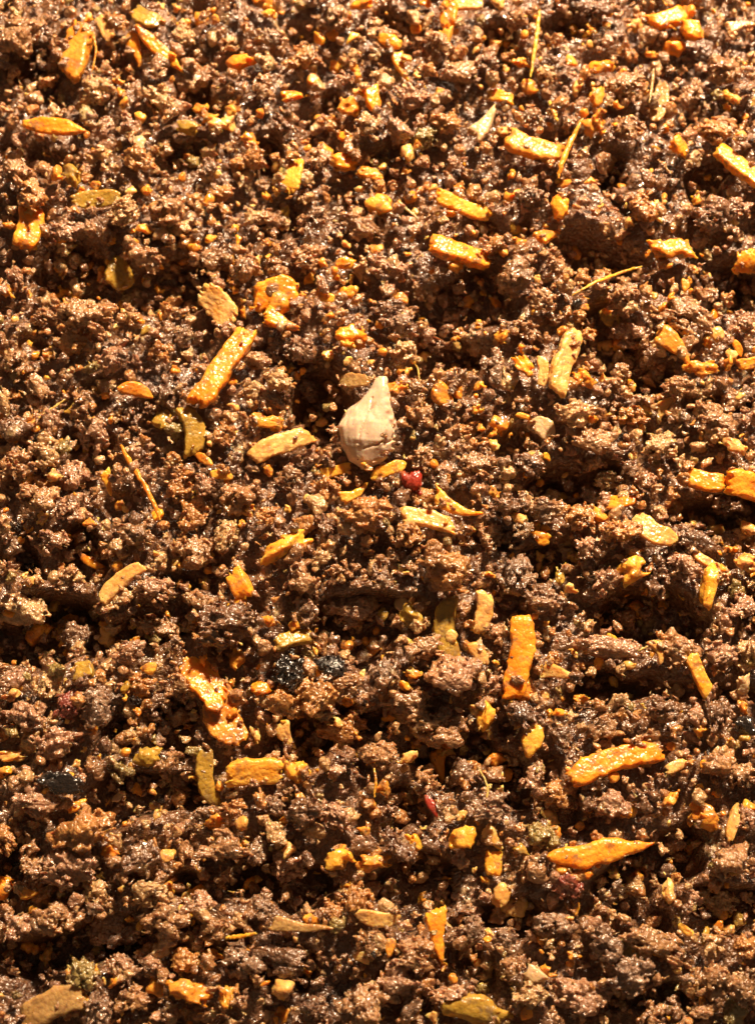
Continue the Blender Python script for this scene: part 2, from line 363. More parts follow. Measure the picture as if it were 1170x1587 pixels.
# x, y, length, width, angle (deg, clockwise), colour, shape, lift mm, [pitch, roll]  -- lengths in photo pixels
VEGS = [
(118,78,100,46,103,'d','strip',.8),(163,44,52,20,62,'p','strip',.5),(210,78,62,30,68,'o','wedge',1),(248,77,118,24,43,'o','shard',1.4),
(88,198,120,30,9,'o','shard',1.6),(376,97,56,28,-8,'o','chunk',.8),(228,26,60,34,35,'g','flake',.6),(291,197,38,24,2,'g','chunk',.3),(335,195,30,22,30,'p','chunk',.8),
(150,308,84,30,-6,'g','flake',.8),(113,270,44,30,48,'g','chunk',.6),(45,352,78,42,101,'o','strip',1.3),(387,217,32,28,60,'o','chunk',.5),(216,222,28,20,-78,'w','chunk',.6),
(186,425,56,44,58,'g','flake',.2),(300,385,24,16,0,'o','chunk',.5),(328,369,24,15,-20,'y','chunk',.5),
(695,24,46,32,84,'o','strip',1.2),(690,62,44,26,95,'d','wedge',.8),(605,64,42,28,25,'o','chunk',.8),(622,104,58,22,72,'y','wedge',.8),(578,154,42,24,74,'o','strip',.8),
(455,149,42,24,-12,'o','wedge',.9),(541,165,38,32,30,'d','chunk',.6),(775,150,46,20,5,'y','strip',1),(752,188,72,34,-58,'w','wedge',.9),(536,212,36,18,28,'o','shard',.7),
(534,252,52,30,8,'o','chunk',1.2),(572,272,46,24,15,'d','chunk',.7),(633,236,36,28,80,'p','chunk',.8),(455,272,68,38,98,'y','flake',1),(588,318,46,42,20,'y','chunk',.8),
(718,320,98,26,14,'y','strip',1),(713,392,106,36,11,'o','strip',1.8),(535,407,32,22,0,'o','chunk',.8),(505,458,36,18,22,'y','flake',.8),(540,453,32,30,-50,'o','chunk',.9),
(1036,28,68,32,-20,'o','strip',1),(1073,47,42,34,10,'o','chunk',1.2),(1044,76,36,30,0,'o','chunk',.8),(932,104,44,26,10,'o','chunk',1),(808,97,36,18,0,'d','chunk',.7),
(925,151,36,30,85,'d','chunk',.8),(921,190,50,34,-40,'d','chunk',.7),(1022,158,84,28,102,'l','flake',1.6),(826,228,98,38,22,'d','strip',.9),(1050,230,42,30,70,'o','chunk',1),
(1145,258,100,30,47,'y','strip',1.6),(868,322,44,32,80,'o','chunk',1.2),(851,366,48,28,-28,'o','wedge',1.3),(1148,40,54,22,-12,'w','wedge',.8),(1040,388,84,46,12,'d','chunk',1),
(1163,405,46,66,90,'o','flake',1.5),(1018,330,44,20,70,'p','wedge',.8),
(338,474,82,46,50,'p','flake',1.7),(346,568,158,38,-60,'o','strip',1.9),(297,667,82,34,80,'g','strip',1),(318,712,42,16,35,'d','shard',.8),(343,735,38,16,8,'y','flake',.8),
(252,652,42,36,60,'g','chunk',.8),(212,606,64,26,10,'d','shard',1),(168,750,46,18,74,'y','wedge',.7),(3,660,44,16,92,'o','strip',.8),(12,452,34,22,60,'d','chunk',.4),
(428,455,76,48,-10,'o','strip',1.6),(438,500,64,34,22,'o','wedge',.9),(546,520,54,38,10,'o','chunk',.9),(510,492,30,22,0,'d','chunk',.5),(548,590,58,24,12,'l','flake',1.6),
(614,603,38,26,0,'d','chunk',1),(686,614,54,34,52,'d','shard',1.1),(434,690,104,32,-25,'p','strip',1.2),(414,655,52,30,0,'d','chunk',.6),
(520,728,54,18,-10,'y','flake',1.2),(602,728,62,22,-24,'y','flake',1.9),(550,762,54,24,-34,'y','wedge',1.2),(638,746,46,44,20,'r','chunk',.8),(712,786,82,26,24,'y','wedge',1.1),
(876,560,112,34,-70,'p','strip',1.3),(905,586,44,32,20,'d','chunk',.8),(811,567,44,28,50,'o','chunk',.9),(840,576,48,18,92,'p','strip',.8),(944,490,38,32,70,'g','flake',.2),
(1045,540,80,40,48,'d','wedge',1.2),(1085,572,60,34,10,'d','chunk',1),(1143,540,34,14,66,'o','shard',1.2),(1160,562,40,18,-12,'o','strip',1.2),(838,664,50,30,38,'w','flake',.8),
(812,645,30,10,20,'y','flake',1),(1035,625,44,22,-32,'p','wedge',1),(1136,690,44,24,30,'p','chunk',1),(1092,744,62,32,12,'o','strip',1.2),(1150,752,60,42,15,'o','strip',1.1),(955,778,64,24,-3,'o','flake',1),
(143,872,48,14,30,'o','flake',.8),(188,902,84,24,-40,'p','strip',1.2),(48,380,30,16,0,'y','chunk',.6),(374,908,54,34,66,'o','chunk',.9),(362,940,40,24,-60,'y','chunk',.7),(128,1040,32,28,90,'g','strip',.3),
(168,990,40,28,62,'p','chunk',1),(316,1058,96,52,50,'o','flake',2.4),(350,1108,104,56,64,'d','flake',1.9),(230,1172,48,32,-20,'g','chunk',.3),(321,1203,86,26,80,'g','strip',.3),
(440,846,88,32,-28,'y','chunk',1.1),(662,806,86,28,14,'p','strip',1.1),(626,938,34,26,40,'w','flake',1.2),(640,958,50,34,40,'g','chunk',.6),(694,982,108,34,86,'g','strip',1.5),(746,950,68,28,100,'p','strip',1.2),
(742,1014,42,26,60,'p','chunk',1),(455,990,62,26,-18,'g','strip',.4),(405,1068,32,28,10,'o','chunk',1),(628,1064,22,14,30,'o','chunk',1),(605,1110,30,16,-12,'o','chunk',.9),(752,1110,48,30,-72,'y','chunk',1.2),
(445,1142,50,28,60,'p','wedge',1),(681,1188,56,28,80,'o','wedge',.8),(804,1018,128,38,98,'o','strip',1.9),(838,832,32,24,20,'o','chunk',.8),(1012,822,76,34,36,'p','flake',1.3),(976,884,54,40,-30,'y','chunk',1.1),
(1100,908,76,32,104,'y','chunk',1.2),(1098,872,54,16,34,'p','strip',1.2),(1157,872,40,30,20,'p','chunk',1),(866,892,34,18,72,'g','chunk',.7),(1020,1012,42,24,78,'p','wedge',1),(1084,1046,68,22,68,'y','strip',1.1),
(872,1046,66,26,18,'p','wedge',.9),(866,1104,24,14,-10,'s','chunk',1.1),(825,1150,62,30,112,'y','shard',1.4),(950,1182,148,36,-19,'o','strip',1.8),(1150,1064,44,24,-75,'w','chunk',.8),(1045,1188,42,18,-30,'p','chunk',1),
(5,1198,28,22,0,'y','chunk',.6),(121,1248,38,14,-36,'o','shard',1.2),(4,1376,36,36,0,'o','chunk',.9),(255,1326,34,20,-4,'p','chunk',1),(395,1196,88,40,-6,'y','strip',1.5),(460,1195,38,38,-4,'y','chunk',1.5),
(296,1536,64,36,10,'d','chunk',1.1),(352,1546,34,26,78,'d','chunk',1),(84,1560,100,44,-22,'l','strip',.9),(528,1334,44,38,20,'y','chunk',1.2),(580,1338,54,26,0,'d','chunk',1),(718,1300,46,42,-50,'y','chunk',1.3),
(764,1302,44,26,52,'p','wedge',1.2),(765,1338,38,26,92,'y','strip',1.1),(642,1304,32,20,50,'y','chunk',.8),(668,1250,40,14,62,'r','shard',.9),(678,1452,80,34,84,'o','wedge',1.3),(585,1422,68,24,4,'p','flake',1.3),
(470,1436,96,22,5,'l','wedge',.5),(740,1562,104,46,14,'g','chunk',.6),(932,1320,166,38,-9,'o','shard',2.2),(794,1406,46,32,0,'p','chunk',1.1),(1086,1266,54,48,40,'d','chunk',1.1),
(1135,1275,60,20,-66,'p','chunk',1),(1035,1382,38,20,82,'p','chunk',1.2),(1062,1442,28,12,40,'y','flake',1),(1092,1450,30,10,-72,'g','flake',.9),(832,1512,38,32,20,'w','chunk',1.2),(415,20,24,16,0,'y','chunk',.8),
(560,6,40,22,0,'o','chunk',.8),(725,8,50,18,0,'p','strip',.8),(1160,820,30,20,40,'p','chunk',1),(995,1475,38,22,40,'d','chunk',1),(640,1045,30,20,0,'d','chunk',.8),(20,1172,44,22,-10,'p','chunk',.9),(1160,1250,24,18,50,'y','chunk',.9),
(700,330,20,14,0,'o','chunk',.5),(300,1032,34,22,40,'o','shard',1.7),(185,1235,26,12,-40,'w','flake',.7),(330,1480,34,18,10,'d','chunk',.9),(1010,85,26,16,0,'d','chunk',.8),(1130,150,28,16,40,'d','chunk',.8),
]
_re = random.Random(21)
for _ in range(5000):
    if len(VEGS) >= 285: break
    px, py = _re.uniform(10, W-10), _re.uniform(0, 1)**1.25*(H-20)+10
    if min(math.hypot(px-v[0], py-v[1])-v[2]*.5 for v in VEGS) < 16: continue
    s_ = _re.uniform(16, 30)
    VEGS.append((round(px), round(py), s_, s_*_re.uniform(.5, .85), _re.uniform(0, 180), _re.choice('ooddypdg'), _re.choice(['chunk', 'chunk', 'wedge', 'shard']), .8))
NOUN = {'o': ('carrot_piece', 'carrot'), 'y': ('carrot_piece', 'carrot'), 'd': ('carrot_piece', 'carrot'), 'p': ('carrot_piece', 'carrot'),
        'g': ('celery_piece', 'celery'), 'w': ('onion_piece', 'onion'), 'r': ('chilli_piece', 'chilli'), 's': ('chilli_piece', 'chilli'), 'l': ('onion_skin', 'onion skin')}
COLW = {'o': 'bright orange', 'y': 'golden yellow', 'd': 'browned orange', 'p': 'pale orange', 'g': 'olive yellow', 'w': 'pale translucent', 'r': 'dark red', 's': 'orange red', 'l': 'tan brown'}
VCOL = {'o': '', 'y': '', 'd': '', 'p': ''}
GRP = {'carrot_piece': 'carrot pieces scattered through the mince', 'celery_piece': 'celery pieces scattered through the mince', 'onion_piece': 'onion pieces scattered through the mince',
       'chilli_piece': 'chilli pieces scattered through the mince', 'onion_skin': 'curled bits of onion skin in the mince'}
rv = random.Random(5)
VF_ = []
for i, (px, py, L, Wd, ang, col, shp, lift) in enumerate(VEGS):
    k = 1.0/1.0
    Lm, Wm = L*PX/MM*1.02, Wd*PX/MM*.95
    T = {'strip': .56, 'shard': .5, 'chunk': .72, 'flake': .24, 'wedge': .52}[shp]*min(Wm, 4.6)
    T = max(T, .7)
    if shp == 'chunk':
        Vv, Qq = crumb_geo(700+i*3, 21 if L > 30 else 15, 'clump' if col in 'rd' else 'nub')
        ex = Vv.max(0)-Vv.min(0); Vv = Vv/ex*np.array([Lm, Wm, T*1.25])
    else: Vv, Qq = veg_geo(100+i*3, Lm, Wm, T, shp)
    name, cat = NOUN[col]
    me = mesh_from(name, Vv*MM, Qq, [VEG[col]])
    ll = lift*MM*.7+T*MM*.16
    # level under both ends so that a long piece lies across the mince
    c = drop(px, py, ll); a = math.radians(-ang); dx, dy = math.cos(a)*Lm*.3*MM, math.sin(a)*Lm*.3*MM
    h0, h1, hc = [float(look(GH, c[0]+s*dx, c[1]+s*dy)) for s in (-1, 1, 0)]
    z = max(hc, .5*(h0+h1), .75*max(h0, h1, hc)+.25*min(h0, h1, hc))+ll
    p = at(px, py, z)
    pitch = math.atan2(h1-h0, .6*Lm*MM)*.4+math.radians(rv.uniform(-7, 7))
    roll = math.radians(rv.uniform(-22, 22))
    long_ = 'long ' if L >= 95 else ('small ' if L <= 38 else '')
    word = {'strip': 'cut strip', 'shard': 'pointed shred', 'chunk': 'lump', 'flake': 'thin curled flake', 'wedge': 'tapering sliver'}[shp]
    o = link(name, me, px, py, long_+COLW[col], cat+' '+word, cat, GRP[name])
    o.location = p
    M = Euler((roll, -pitch, 0)).to_matrix().to_4x4(); R = Euler((0, 0, a)).to_matrix().to_4x4()
    o.rotation_euler = (R @ M).to_euler()
    VF_.append((px, py, L/2, Wd/2, math.radians(ang), z, T*MM))
_rc = np.random.RandomState(3)
VCOV = np.array([[_rc.uniform(0, 6.28), {'o': .8, 'y': .75, 'd': 1.2, 'p': .95, 'g': 1.0, 'w': .2, 'r': .3, 'l': .15, 's': .2}[v[5]]] for v in VEGS]+[[-1.57, .5]])
VFA = np.array([v[:7] for v in VF_])

# the garlic clove
def clove_geo():
    h = .16
    X, Y, Z = grid((-6.5, -9.5, -5), (6.5, 10, 5), h)
    t = np.clip((Y+8)/16.5, 0, 1)
    cx = .3+.9*np.clip(t-.45, 0, 1)**1.2*3.4
    wl = np.interp(t, [0, .06, .22, .42, .6, .72, .85, .94, 1], [.3, 2.6, 4.6, 4.9, 3.9, 2.5, 1.7, 1.3, .4])
    dl = np.interp(t, [0, .08, .3, .5, .7, .85, 1], [.5, 2.3, 3.6, 3.5, 2.5, 1.5, .6])
    q = np.sqrt(((X-cx)/wl)**2+((Z-.1*X)/dl)**2)
    G = (q-1)*np.minimum(wl, dl)*.8
    G = np.maximum(G, np.abs(Y-.2)-8.1)
    G = G+.38*fbm(X*.30, Y*.24, Z*.30, 31, 2, .4)+.05*noise3(X*2.2, Y*.35, Z*2.2, 12)
    # ragged right-hand edge
    G = G+np.clip(X-cx-.4*wl, 0, 9)*.35*np.clip(noise3(X*.9, Y*1.3, Z*.9, 8)+.2, 0, 1)
    # split across the base and a faint one up the middle
    cr = np.abs(Y+4.3-.42*X-.35*noise3(X*1.2, Y*0, Z*0, 3))
    G = G+.35*np.exp(-(cr/.16)**2)*(X > -.8)*(Z > 0)
    cr = np.abs(X+1.0-.25*Y-.5*noise3(Y*.7, Y*0, Y*0, 6))
    G = G+.22*np.exp(-(cr/.15)**2)*(Y > -4)*(Y < 4.5)*(Z > 0)
    G[0] = G[-1] = .5; G[:, 0] = G[:, -1] = .5; G[:, :, 0] = G[:, :, -1] = .5
    return surface_nets(keep_core(G), (X[0, 0, 0], Y[0, 0, 0], Z[0, 0, 0]), h)
Vv, Qq = clove_geo()
me = mesh_from('garlic_clove', Vv*MM, Qq, [VEG['c']])
o = link('garlic_clove', me, 572, 655, '', '', 'garlic', None, 'pale cream garlic clove with narrow neck and split base, resting in the middle hollow')
zc = 1.9*MM
o.location = at(570, 655, zc); o.rotation_euler = (math.radians(16), math.radians(10), math.radians(-3))
VFA = np.vstack([VFA, [570, 665, 75, 48, math.radians(100), zc, 4*MM]])

# thin fibres and shreds: points in photo pixels, half width (px), colour, tip lift (mm)
def tube(pts, rad, sides=7, flat=.6, seed=0):
    r = np.random.RandomState(seed); P = []
    pts = np.array(pts, float); n = 22
    tt = np.linspace(0, 1, len(pts)); ts = np.linspace(0, 1, n)
    C = np.stack([np.interp(ts, tt, pts[:, k]) for k in range(3)], 1)
    for _ in range(3): C[1:-1] = (C[:-2]+2*C[1:-1]+C[2:])/4
    C += r.normal(size=C.shape)*rad*.16
    Vs = []
    for i in range(n):
        d = C[min(i+1, n-1)]-C[max(i-1, 0)]; d /= np.linalg.norm(d)
        s = np.cross(d, (0, 0, 1)); s /= np.linalg.norm(s); u = np.cross(s, d)
        w = rad*(.25+.75*math.sin(math.pi*min(1, (i+.4)/(n*.96)))**.5)*r.uniform(.8, 1.2)
        for j in range(sides):
            a = 2*math.pi*j/sides; Vs.append(C[i]+s*w*math.cos(a)+u*w*flat*math.sin(a))
    Q = [(i*sides+j, i*sides+(j+1) % sides, (i+1)*sides+(j+1) % sides, (i+1)*sides+j) for i in range(n-1) for j in range(sides)]
    Vs += [C[0], C[-1]]; T0, T1 = n*sides, n*sides+1
    Q += [(T0, (j+1) % sides, j, T0) for j in range(0)]
    return np.array(Vs[:-2]), Q
FIB = [([(186,690),(205,722),(228,755),(250,806)], 4.6, 's', 4.8, 'carrot_fibre', 'thin straight red orange carrot shred slanting across dark mince at left'),
 ([(836,14),(831,60),(822,120)], 3.6, 'y', 3.0, 'carrot_fibre', 'thin upright golden carrot fibre near the top edge'),
 ([(995,412),(962,422),(925,436),(886,457)], 2.6, 'y', 4.0, 'carrot_fibre', 'thin golden carrot fibre bridging the big dark hollow at right'),
 ([(902,184),(886,215),(872,248),(864,276)], 4.6, 's', 2.6, 'carrot_fibre', 'narrow red orange carrot shred leaning over meat in the upper right'),
 ([(851,156),(858,172),(863,188)], 4.0, 'y', 1.8, 'carrot_fibre', 'short golden carrot fibre just above the leaning red orange shred'),
 ([(740,1188),(752,1208),(757,1226),(750,1248),(741,1270)], 1.6, 'p', 3.0, 'meat_fibre', 'curved pale meat fibre rising above the golden carrot lump, lower middle'),
 ([(618,312),(628,322),(648,339)], 2.2, 'w', 2.0, 'meat_fibre', 'short white curved fibre between two orange pieces, upper middle'),
 ([(102,618),(78,636),(40,662)], 2.0, 'p', 2.0, 'meat_fibre', 'straight pale fibre on brown crumbs by the left edge'),
 ([(350,1453),(372,1451),(398,1447)], 3.2, 'y', 1.8, 'carrot_fibre', 'short flat golden fibre lying above the dark lump near the bottom'),
 ([(580,1190),(583,1212),(580,1236)], 2.2, 'o', 2.4, 'carrot_fibre', 'short upright orange fibre between crumbs, lower middle'),
 ([(145,48),(150,80),(143,112)], 1.8, 's', 3.0, 'carrot_fibre', 'dark reddish upright fibre beside the large carrot strip, upper left'),
 ([(1013,106),(1010,132),(1006,160)], 2.6, 'l', 4.0, 'meat_fibre', 'dark upright sliver on the edge of the curled brown skin, upper right'),
 ([(985,1010),(1002,1002),(1014,1000)], 1.6, 'p', 2.0, 'meat_fibre', 'tiny pale fibre at the end of the long purplish slab'),
 ([(640,560),(648,572),(650,590)], 1.4, 'p', 2.0, 'meat_fibre', 'tiny pale fibre above the ragged orange tuft right of the clove')]
for i, (pts, rad, col, lift, nm, lab) in enumerate(FIB):
    hs = [float(drop(a, b, 0)[2]) for a, b in pts]; top = max(hs)
    P = [at(a, b, top*.7+h*.3+lift*MM) for (a, b), h in zip(pts, hs)]
    c = np.mean(P, 0); Vv, Qq = tube(np.array(P)-c, rad*PX, seed=i)
    me = mesh_from(nm, Vv, Qq, [VEG[col]])
    o = link(nm, me, pts[0][0], pts[0][1], '', '', 'carrot' if nm == 'carrot_fibre' else 'meat', None, lab); o.location = c

# ---------------------------------------------------------------- the 300 largest pieces of meat
HI = {k: [] for k in ('clump', 'nub', 'slab', 'stringy')}
for k, n, res in (('clump', 18, 44), ('nub', 5, 32), ('slab', 7, 40), ('stringy', 5, 40)):
    for s in range(n):
        V, Q = crumb_geo(1000+s*7+len(k)*131, res, k); HI[k].append(mesh_from('meat_crumb', V, Q, [MEAT['d']]))
# the ones read off the photograph: x, y, length, width, angle, tone, kind
MEATS = [(106,1090,62,28,-40,'m','clump'),(880,1370,50,46,30,'m','clump'),(265,606,62,32,82,'g','slab'),(145,672,72,52,60,'p','clump'),(40,946,84,52,20,'t','nub'),(185,925,70,34,-20,'t','clump'),(175,560,62,46,10,'p','clump'),
(205,640,52,44,0,'d','clump'),(95,80,60,46,30,'b','clump'),(40,42,66,40,20,'b','clump'),(130,490,90,44,20,'b','clump'),(70,700,60,44,40,'t','clump'),
(60,770,70,44,20,'b','clump'),(22,848,38,30,0,'g','nub'),(85,835,50,34,20,'p','clump'),(300,860,80,50,20,'b','clump'),(415,800,40,30,0,'r','clump'),
(480,610,36,28,30,'d','nub'),(395,605,40,20,-25,'t','nub'),(435,592,44,24,20,'t','clump'),(505,815,50,36,60,'d','slab'),(450,740,50,40,20,'b','clump'),
(765,572,70,34,75,'g','nub'),(620,500,60,46,20,'g','clump'),(600,480,60,40,0,'d','clump'),(625,545,60,34,20,'t','clump'),(655,640,56,40,60,'b','clump'),
(720,665,40,26,0,'r','clump'),(740,720,60,50,30,'b','clump'),(690,880,90,54,10,'r','clump'),(625,870,60,40,20,'b','clump'),(545,940,90,44,12,'p','clump'),
(470,900,60,50,60,'b','clump'),(595,1046,54,48,20,'g','nub'),(450,1040,58,44,-50,'k','clump'),(512,1030,54,36,10,'k','clump'),(530,1060,70,44,0,'b','clump'),
(440,1090,60,50,30,'r','clump'),(940,898,68,22,-48,'p','slab'),(952,1004,112,38,14,'p','nub'),(905,1000,50,34,20,'p','nub'),(970,955,46,40,40,'b','slab'),
(1050,1010,70,50,20,'b','clump'),(1110,1110,60,54,0,'d','clump'),(1010,1150,80,30,-10,'b','clump'),(960,1092,48,38,-10,'t','nub'),(810,1110,60,50,50,'d','clump'),
(870,1140,44,30,60,'g','nub'),(95,1212,74,34,0,'k','slab'),(60,1238,80,62,10,'p','clump'),(130,1290,100,40,-25,'r','clump'),(215,1330,70,64,60,'d','clump'),
(110,1345,80,60,20,'p','clump'),(50,1340,44,40,30,'b','clump'),(90,1420,80,50,10,'b','clump'),(180,1440,90,36,12,'p','clump'),(255,1425,80,60,0,'b','clump'),
(230,1385,70,36,0,'t','clump'),(315,1262,44,22,-35,'g','slab'),(350,1310,90,44,10,'b','clump'),(470,1262,74,52,0,'d','nub'),(520,1262,70,30,50,'p','nub'),
(400,1318,36,46,20,'g','nub'),(430,1290,46,30,80,'t','clump'),(565,1310,44,34,0,'d','nub'),(430,1480,110,64,10,'d','clump'),(380,1490,70,54,10,'g','nub'),
(722,1382,92,36,-42,'g','slab'),(620,1520,60,70,80,'p','clump'),(560,1560,80,60,0,'b','clump'),(650,1480,70,60,20,'b','clump'),(690,1540,70,40,0,'p','clump'),
(912,1242,42,36,0,'d','nub'),(950,1250,60,36,20,'p','clump'),(1000,1240,60,40,40,'d','clump'),(955,1382,48,36,0,'g','nub'),(1045,1305,38,34,0,'p','nub'),
(905,1545,110,56,0,'p','slab'),(975,1515,80,60,-15,'g','slab'),(1105,1520,66,56,30,'b','clump'),(1115,1400,70,34,0,'t','clump'),(1130,1330,60,50,0,'b','clump'),
(1010,1460,110,54,25,'b','clump'),(940,1465,60,40,30,'g','clump'),(860,1430,70,44,0,'g','clump'),(820,1540,60,36,0,'t','clump'),(1150,1530,40,60,0,'b','clump'),
(830,1340,50,40,30,'b','clump'),(760,1250,60,44,0,'g','clump'),(620,1310,70,40,50,'d','clump'),(330,1440,40,56,60,'b','slab'),(290,1490,50,34,0,'r','clump'),
(210,1545,60,44,0,'b','clump'),(600,60,60,36,20,'b','clump'),(680,70,60,44,10,'b','clump'),(470,90,70,50,0,'r','clump'),(420,60,50,30,60,'g','clump'),
(520,30,60,40,0,'b','clump'),(640,150,70,44,0,'p','clump'),(710,110,70,44,0,'b','clump'),(970,130,70,50,0,'b','clump'),(1120,110,60,44,0,'b','clump'),
(925,15,60,30,0,'d','slab'),(1110,200,80,44,10,'r','clump'),(690,190,60,44,0,'r','clump'),(970,200,50,40,0,'b','clump'),(1100,340,60,40,20,'g','clump'),
(1000,320,60,60,70,'r','clump'),(1140,320,60,36,0,'p','clump'),(300,120,70,60,0,'b','clump'),(250,150,66,44,30,'t','clump'),(150,140,70,34,-10,'t','clump'),
(160,200,34,44,70,'p','clump'),(325,260,46,38,0,'g','clump'),(345,300,50,30,0,'r','nub'),(260,330,80,50,30,'b','clump'),(160,235,40,22,10,'t','nub'),
(25,60,60,60,0,'b','clump'),(30,270,60,50,50,'b','clump'),(50,305,60,40,40,'r','clump'),(280,350,50,30,20,'t','clump'),(420,340,60,50,0,'b','clump'),
(560,350,80,50,20,'b','clump'),(380,420,60,40,0,'b','clump'),(480,400,60,46,0,'b','clump'),(600,410,70,40,20,'p','clump'),(820,300,50,40,0,'g','clump'),
(800,430,60,60,20,'b','clump'),(820,510,60,34,30,'b','clump'),(1060,490,110,56,25,'b','clump'),(980,520,70,30,-5,'p','clump'),(1150,500,50,44,0,'p','clump'),
(1050,600,60,30,0,'b','clump'),(975,645,70,30,10,'r','clump'),(895,640,80,44,-20,'t','slab'),(920,680,70,44,20,'b','clump'),(1020,690,60,50,0,'t','clump'),
(1110,660,70,50,20,'b','clump'),(1130,780,60,34,0,'d','clump'),(1100,640,60,44,50,'b','clump'),(820,720,60,50,0,'d','clump'),(1000,745,46,24,30,'p','slab'),
(940,745,40,24,30,'t','slab'),(960,820,70,50,0,'r','clump'),(900,800,60,44,0,'r','clump'),(850,790,60,36,0,'b','clump'),(1060,830,60,40,0,'g','clump'),
(1130,840,60,40,0,'d','clump'),(1060,880,60,44,10,'p','clump'),(1150,940,60,46,0,'p','clump'),(910,850,50,40,30,'p','clump'),(800,890,60,60,0,'g','clump'),
(840,930,70,44,0,'g','clump'),(700,1040,80,60,20,'p','clump'),(660,1000,60,40,0,'b','clump'),(630,1090,80,50,0,'b','clump'),(680,1130,90,40,20,'b','clump'),
(590,1170,60,50,0,'b','clump'),(530,1130,80,44,0,'r','clump'),(490,1080,60,60,40,'r','clump'),(350,970,90,50,10,'d','clump'),(240,970,80,44,10,'b','clump'),
(200,1010,60,40,-20,'p','clump'),(120,985,50,50,0,'g','clump'),(215,1060,60,40,-10,'r','clump'),(240,1095,60,50,0,'d','clump'),(150,1100,60,60,40,'g','clump'),
(280,1060,50,40,0,'b','clump'),(40,1110,80,34,10,'p','clump'),(75,1062,54,44,10,'t','clump'),(90,1150,80,34,-20,'p','clump'),(20,1050,50,30,0,'p','clump'),
(240,910,60,40,20,'p','clump'),(300,800,60,60,60,'r','clump'),(370,770,60,60,0,'b','clump'),(350,830,60,30,-60,'t','slab'),(210,830,60,40,10,'b','clump'),
(110,740,50,50,0,'p','clump'),(30,720,60,50,0,'b','clump'),(60,600,50,30,60,'b','nub'),(30,560,60,50,50,'b','clump'),(120,530,60,44,0,'r','clump'),
(460,540,50,50,0,'g','clump'),(430,545,50,40,0,'d','clump'),(400,560,50,34,0,'b','clump'),(640,600,50,30,0,'b','clump'),(565,800,90,44,0,'r','clump'),
(630,830,60,44,0,'r','clump'),(760,830,60,44,20,'b','clump'),(1110,1180,60,44,0,'b','clump'),(1150,1200,50,44,0,'b','clump'),(1030,1100,50,30,0,'d','clump')]
LOOKM = {'b': 'brown', 'd': 'dark brown', 'p': 'pinkish brown', 't': 'tan', 'r': 'rusty brown', 'g': 'grey brown', 'm': 'dark reddish', 'k': 'blackened glossy', 'o': 'olive brown'}
KW = {'clump': 'craggy meat clump', 'nub': 'smooth rounded meat lump', 'slab': 'flat meat slab', 'stringy': 'stringy meat scrap'}
rm = random.Random(11)
placed = [(m[0], m[1], m[2]*.5) for m in MEATS]
def veg_dist(px, py):
    dx = px-VFA[:, 0]; dy = py-VFA[:, 1]; c, s = np.cos(VFA[:, 4]), np.sin(VFA[:, 4])
    u = (dx*c+dy*s)/VFA[:, 2]; v = (-dx*s+dy*c)/VFA[:, 3]
    return np.sqrt(u*u+v*v).min()
tries = 0
while len(MEATS) < 300 and tries < 60000:
    tries += 1
    px, py = rm.uniform(5, W-5), rm.uniform(5, H-5); s = rm.uniform(38, 62)*(1-min(tries, 40000)/90000)
    if veg_dist(px, py) < 1.5: continue
    p = drop(px, py); 
    if look(GP, p[0], p[1]) > 3.5*MM: continue
    if any((px-a)**2+(py-b)**2 < (r+s*.42)**2*.72 for a, b, r in placed): continue
    k = rm.choices(['clump', 'nub', 'slab', 'stringy'], [14, 1, 0, 3])[0]
    MEATS.append((px, py, s, s*rm.uniform(.6, .95), rm.uniform(0, 180), rm.choices('bdptrgo', [9, 3, 5, 3, 5, 3, 1])[0], k)); placed.append((px, py, s*.5))
for i, (px, py, L, Wd, ang, tone, k) in enumerate(MEATS[:300]):
    if (k == 'slab' and L < 95 and tone != 'k') or (k == 'nub' and max(L, Wd) > 50 and (px, py) not in ((40, 946), (952, 1004))): k = 'clump'
    src = HI[k][i % len(HI[k])]
    o = link('meat_crumb', src, px, py, ('large ' if L >= 78 else 'small ' if L < 44 else '')+LOOKM[tone], KW[k], 'meat', 'larger crumbs of cooked mince')
    o.material_slots[0].link = 'OBJECT'; o.material_slots[0].material = MEAT[tone]
    dm = np.array(src.vertices[0].co)  # noqa
    co = np.empty(len(src.vertices)*3, np.float32); src.vertices.foreach_get('co', co); co = co.reshape(-1, 3)
    ex = co.max(0)-co.min(0)
    sx = L*PX*.97/ex[0]; sy = Wd*PX*.97/ex[1]; sy = sy if k == 'slab' or L > 105 else max(sy, .72*sx); sx = max(sx, .72*sy); sz = min(sx, sy)*rm.uniform(.95, 1.25) if k != 'slab' else min(sx, sy)*.9
    o.scale = (sx, sy, sz)
    z = drop(px, py)[2]; lift = ex[2]*sz*rm.uniform(.18, .5)
    if tone == 'k': lift = 1.9*MM
    o.location = at(px, py, z+lift)
    o.rotation_euler = (math.radians(rm.uniform(-25, 25)), math.radians(rm.uniform(-16, 16)), math.radians(-ang))

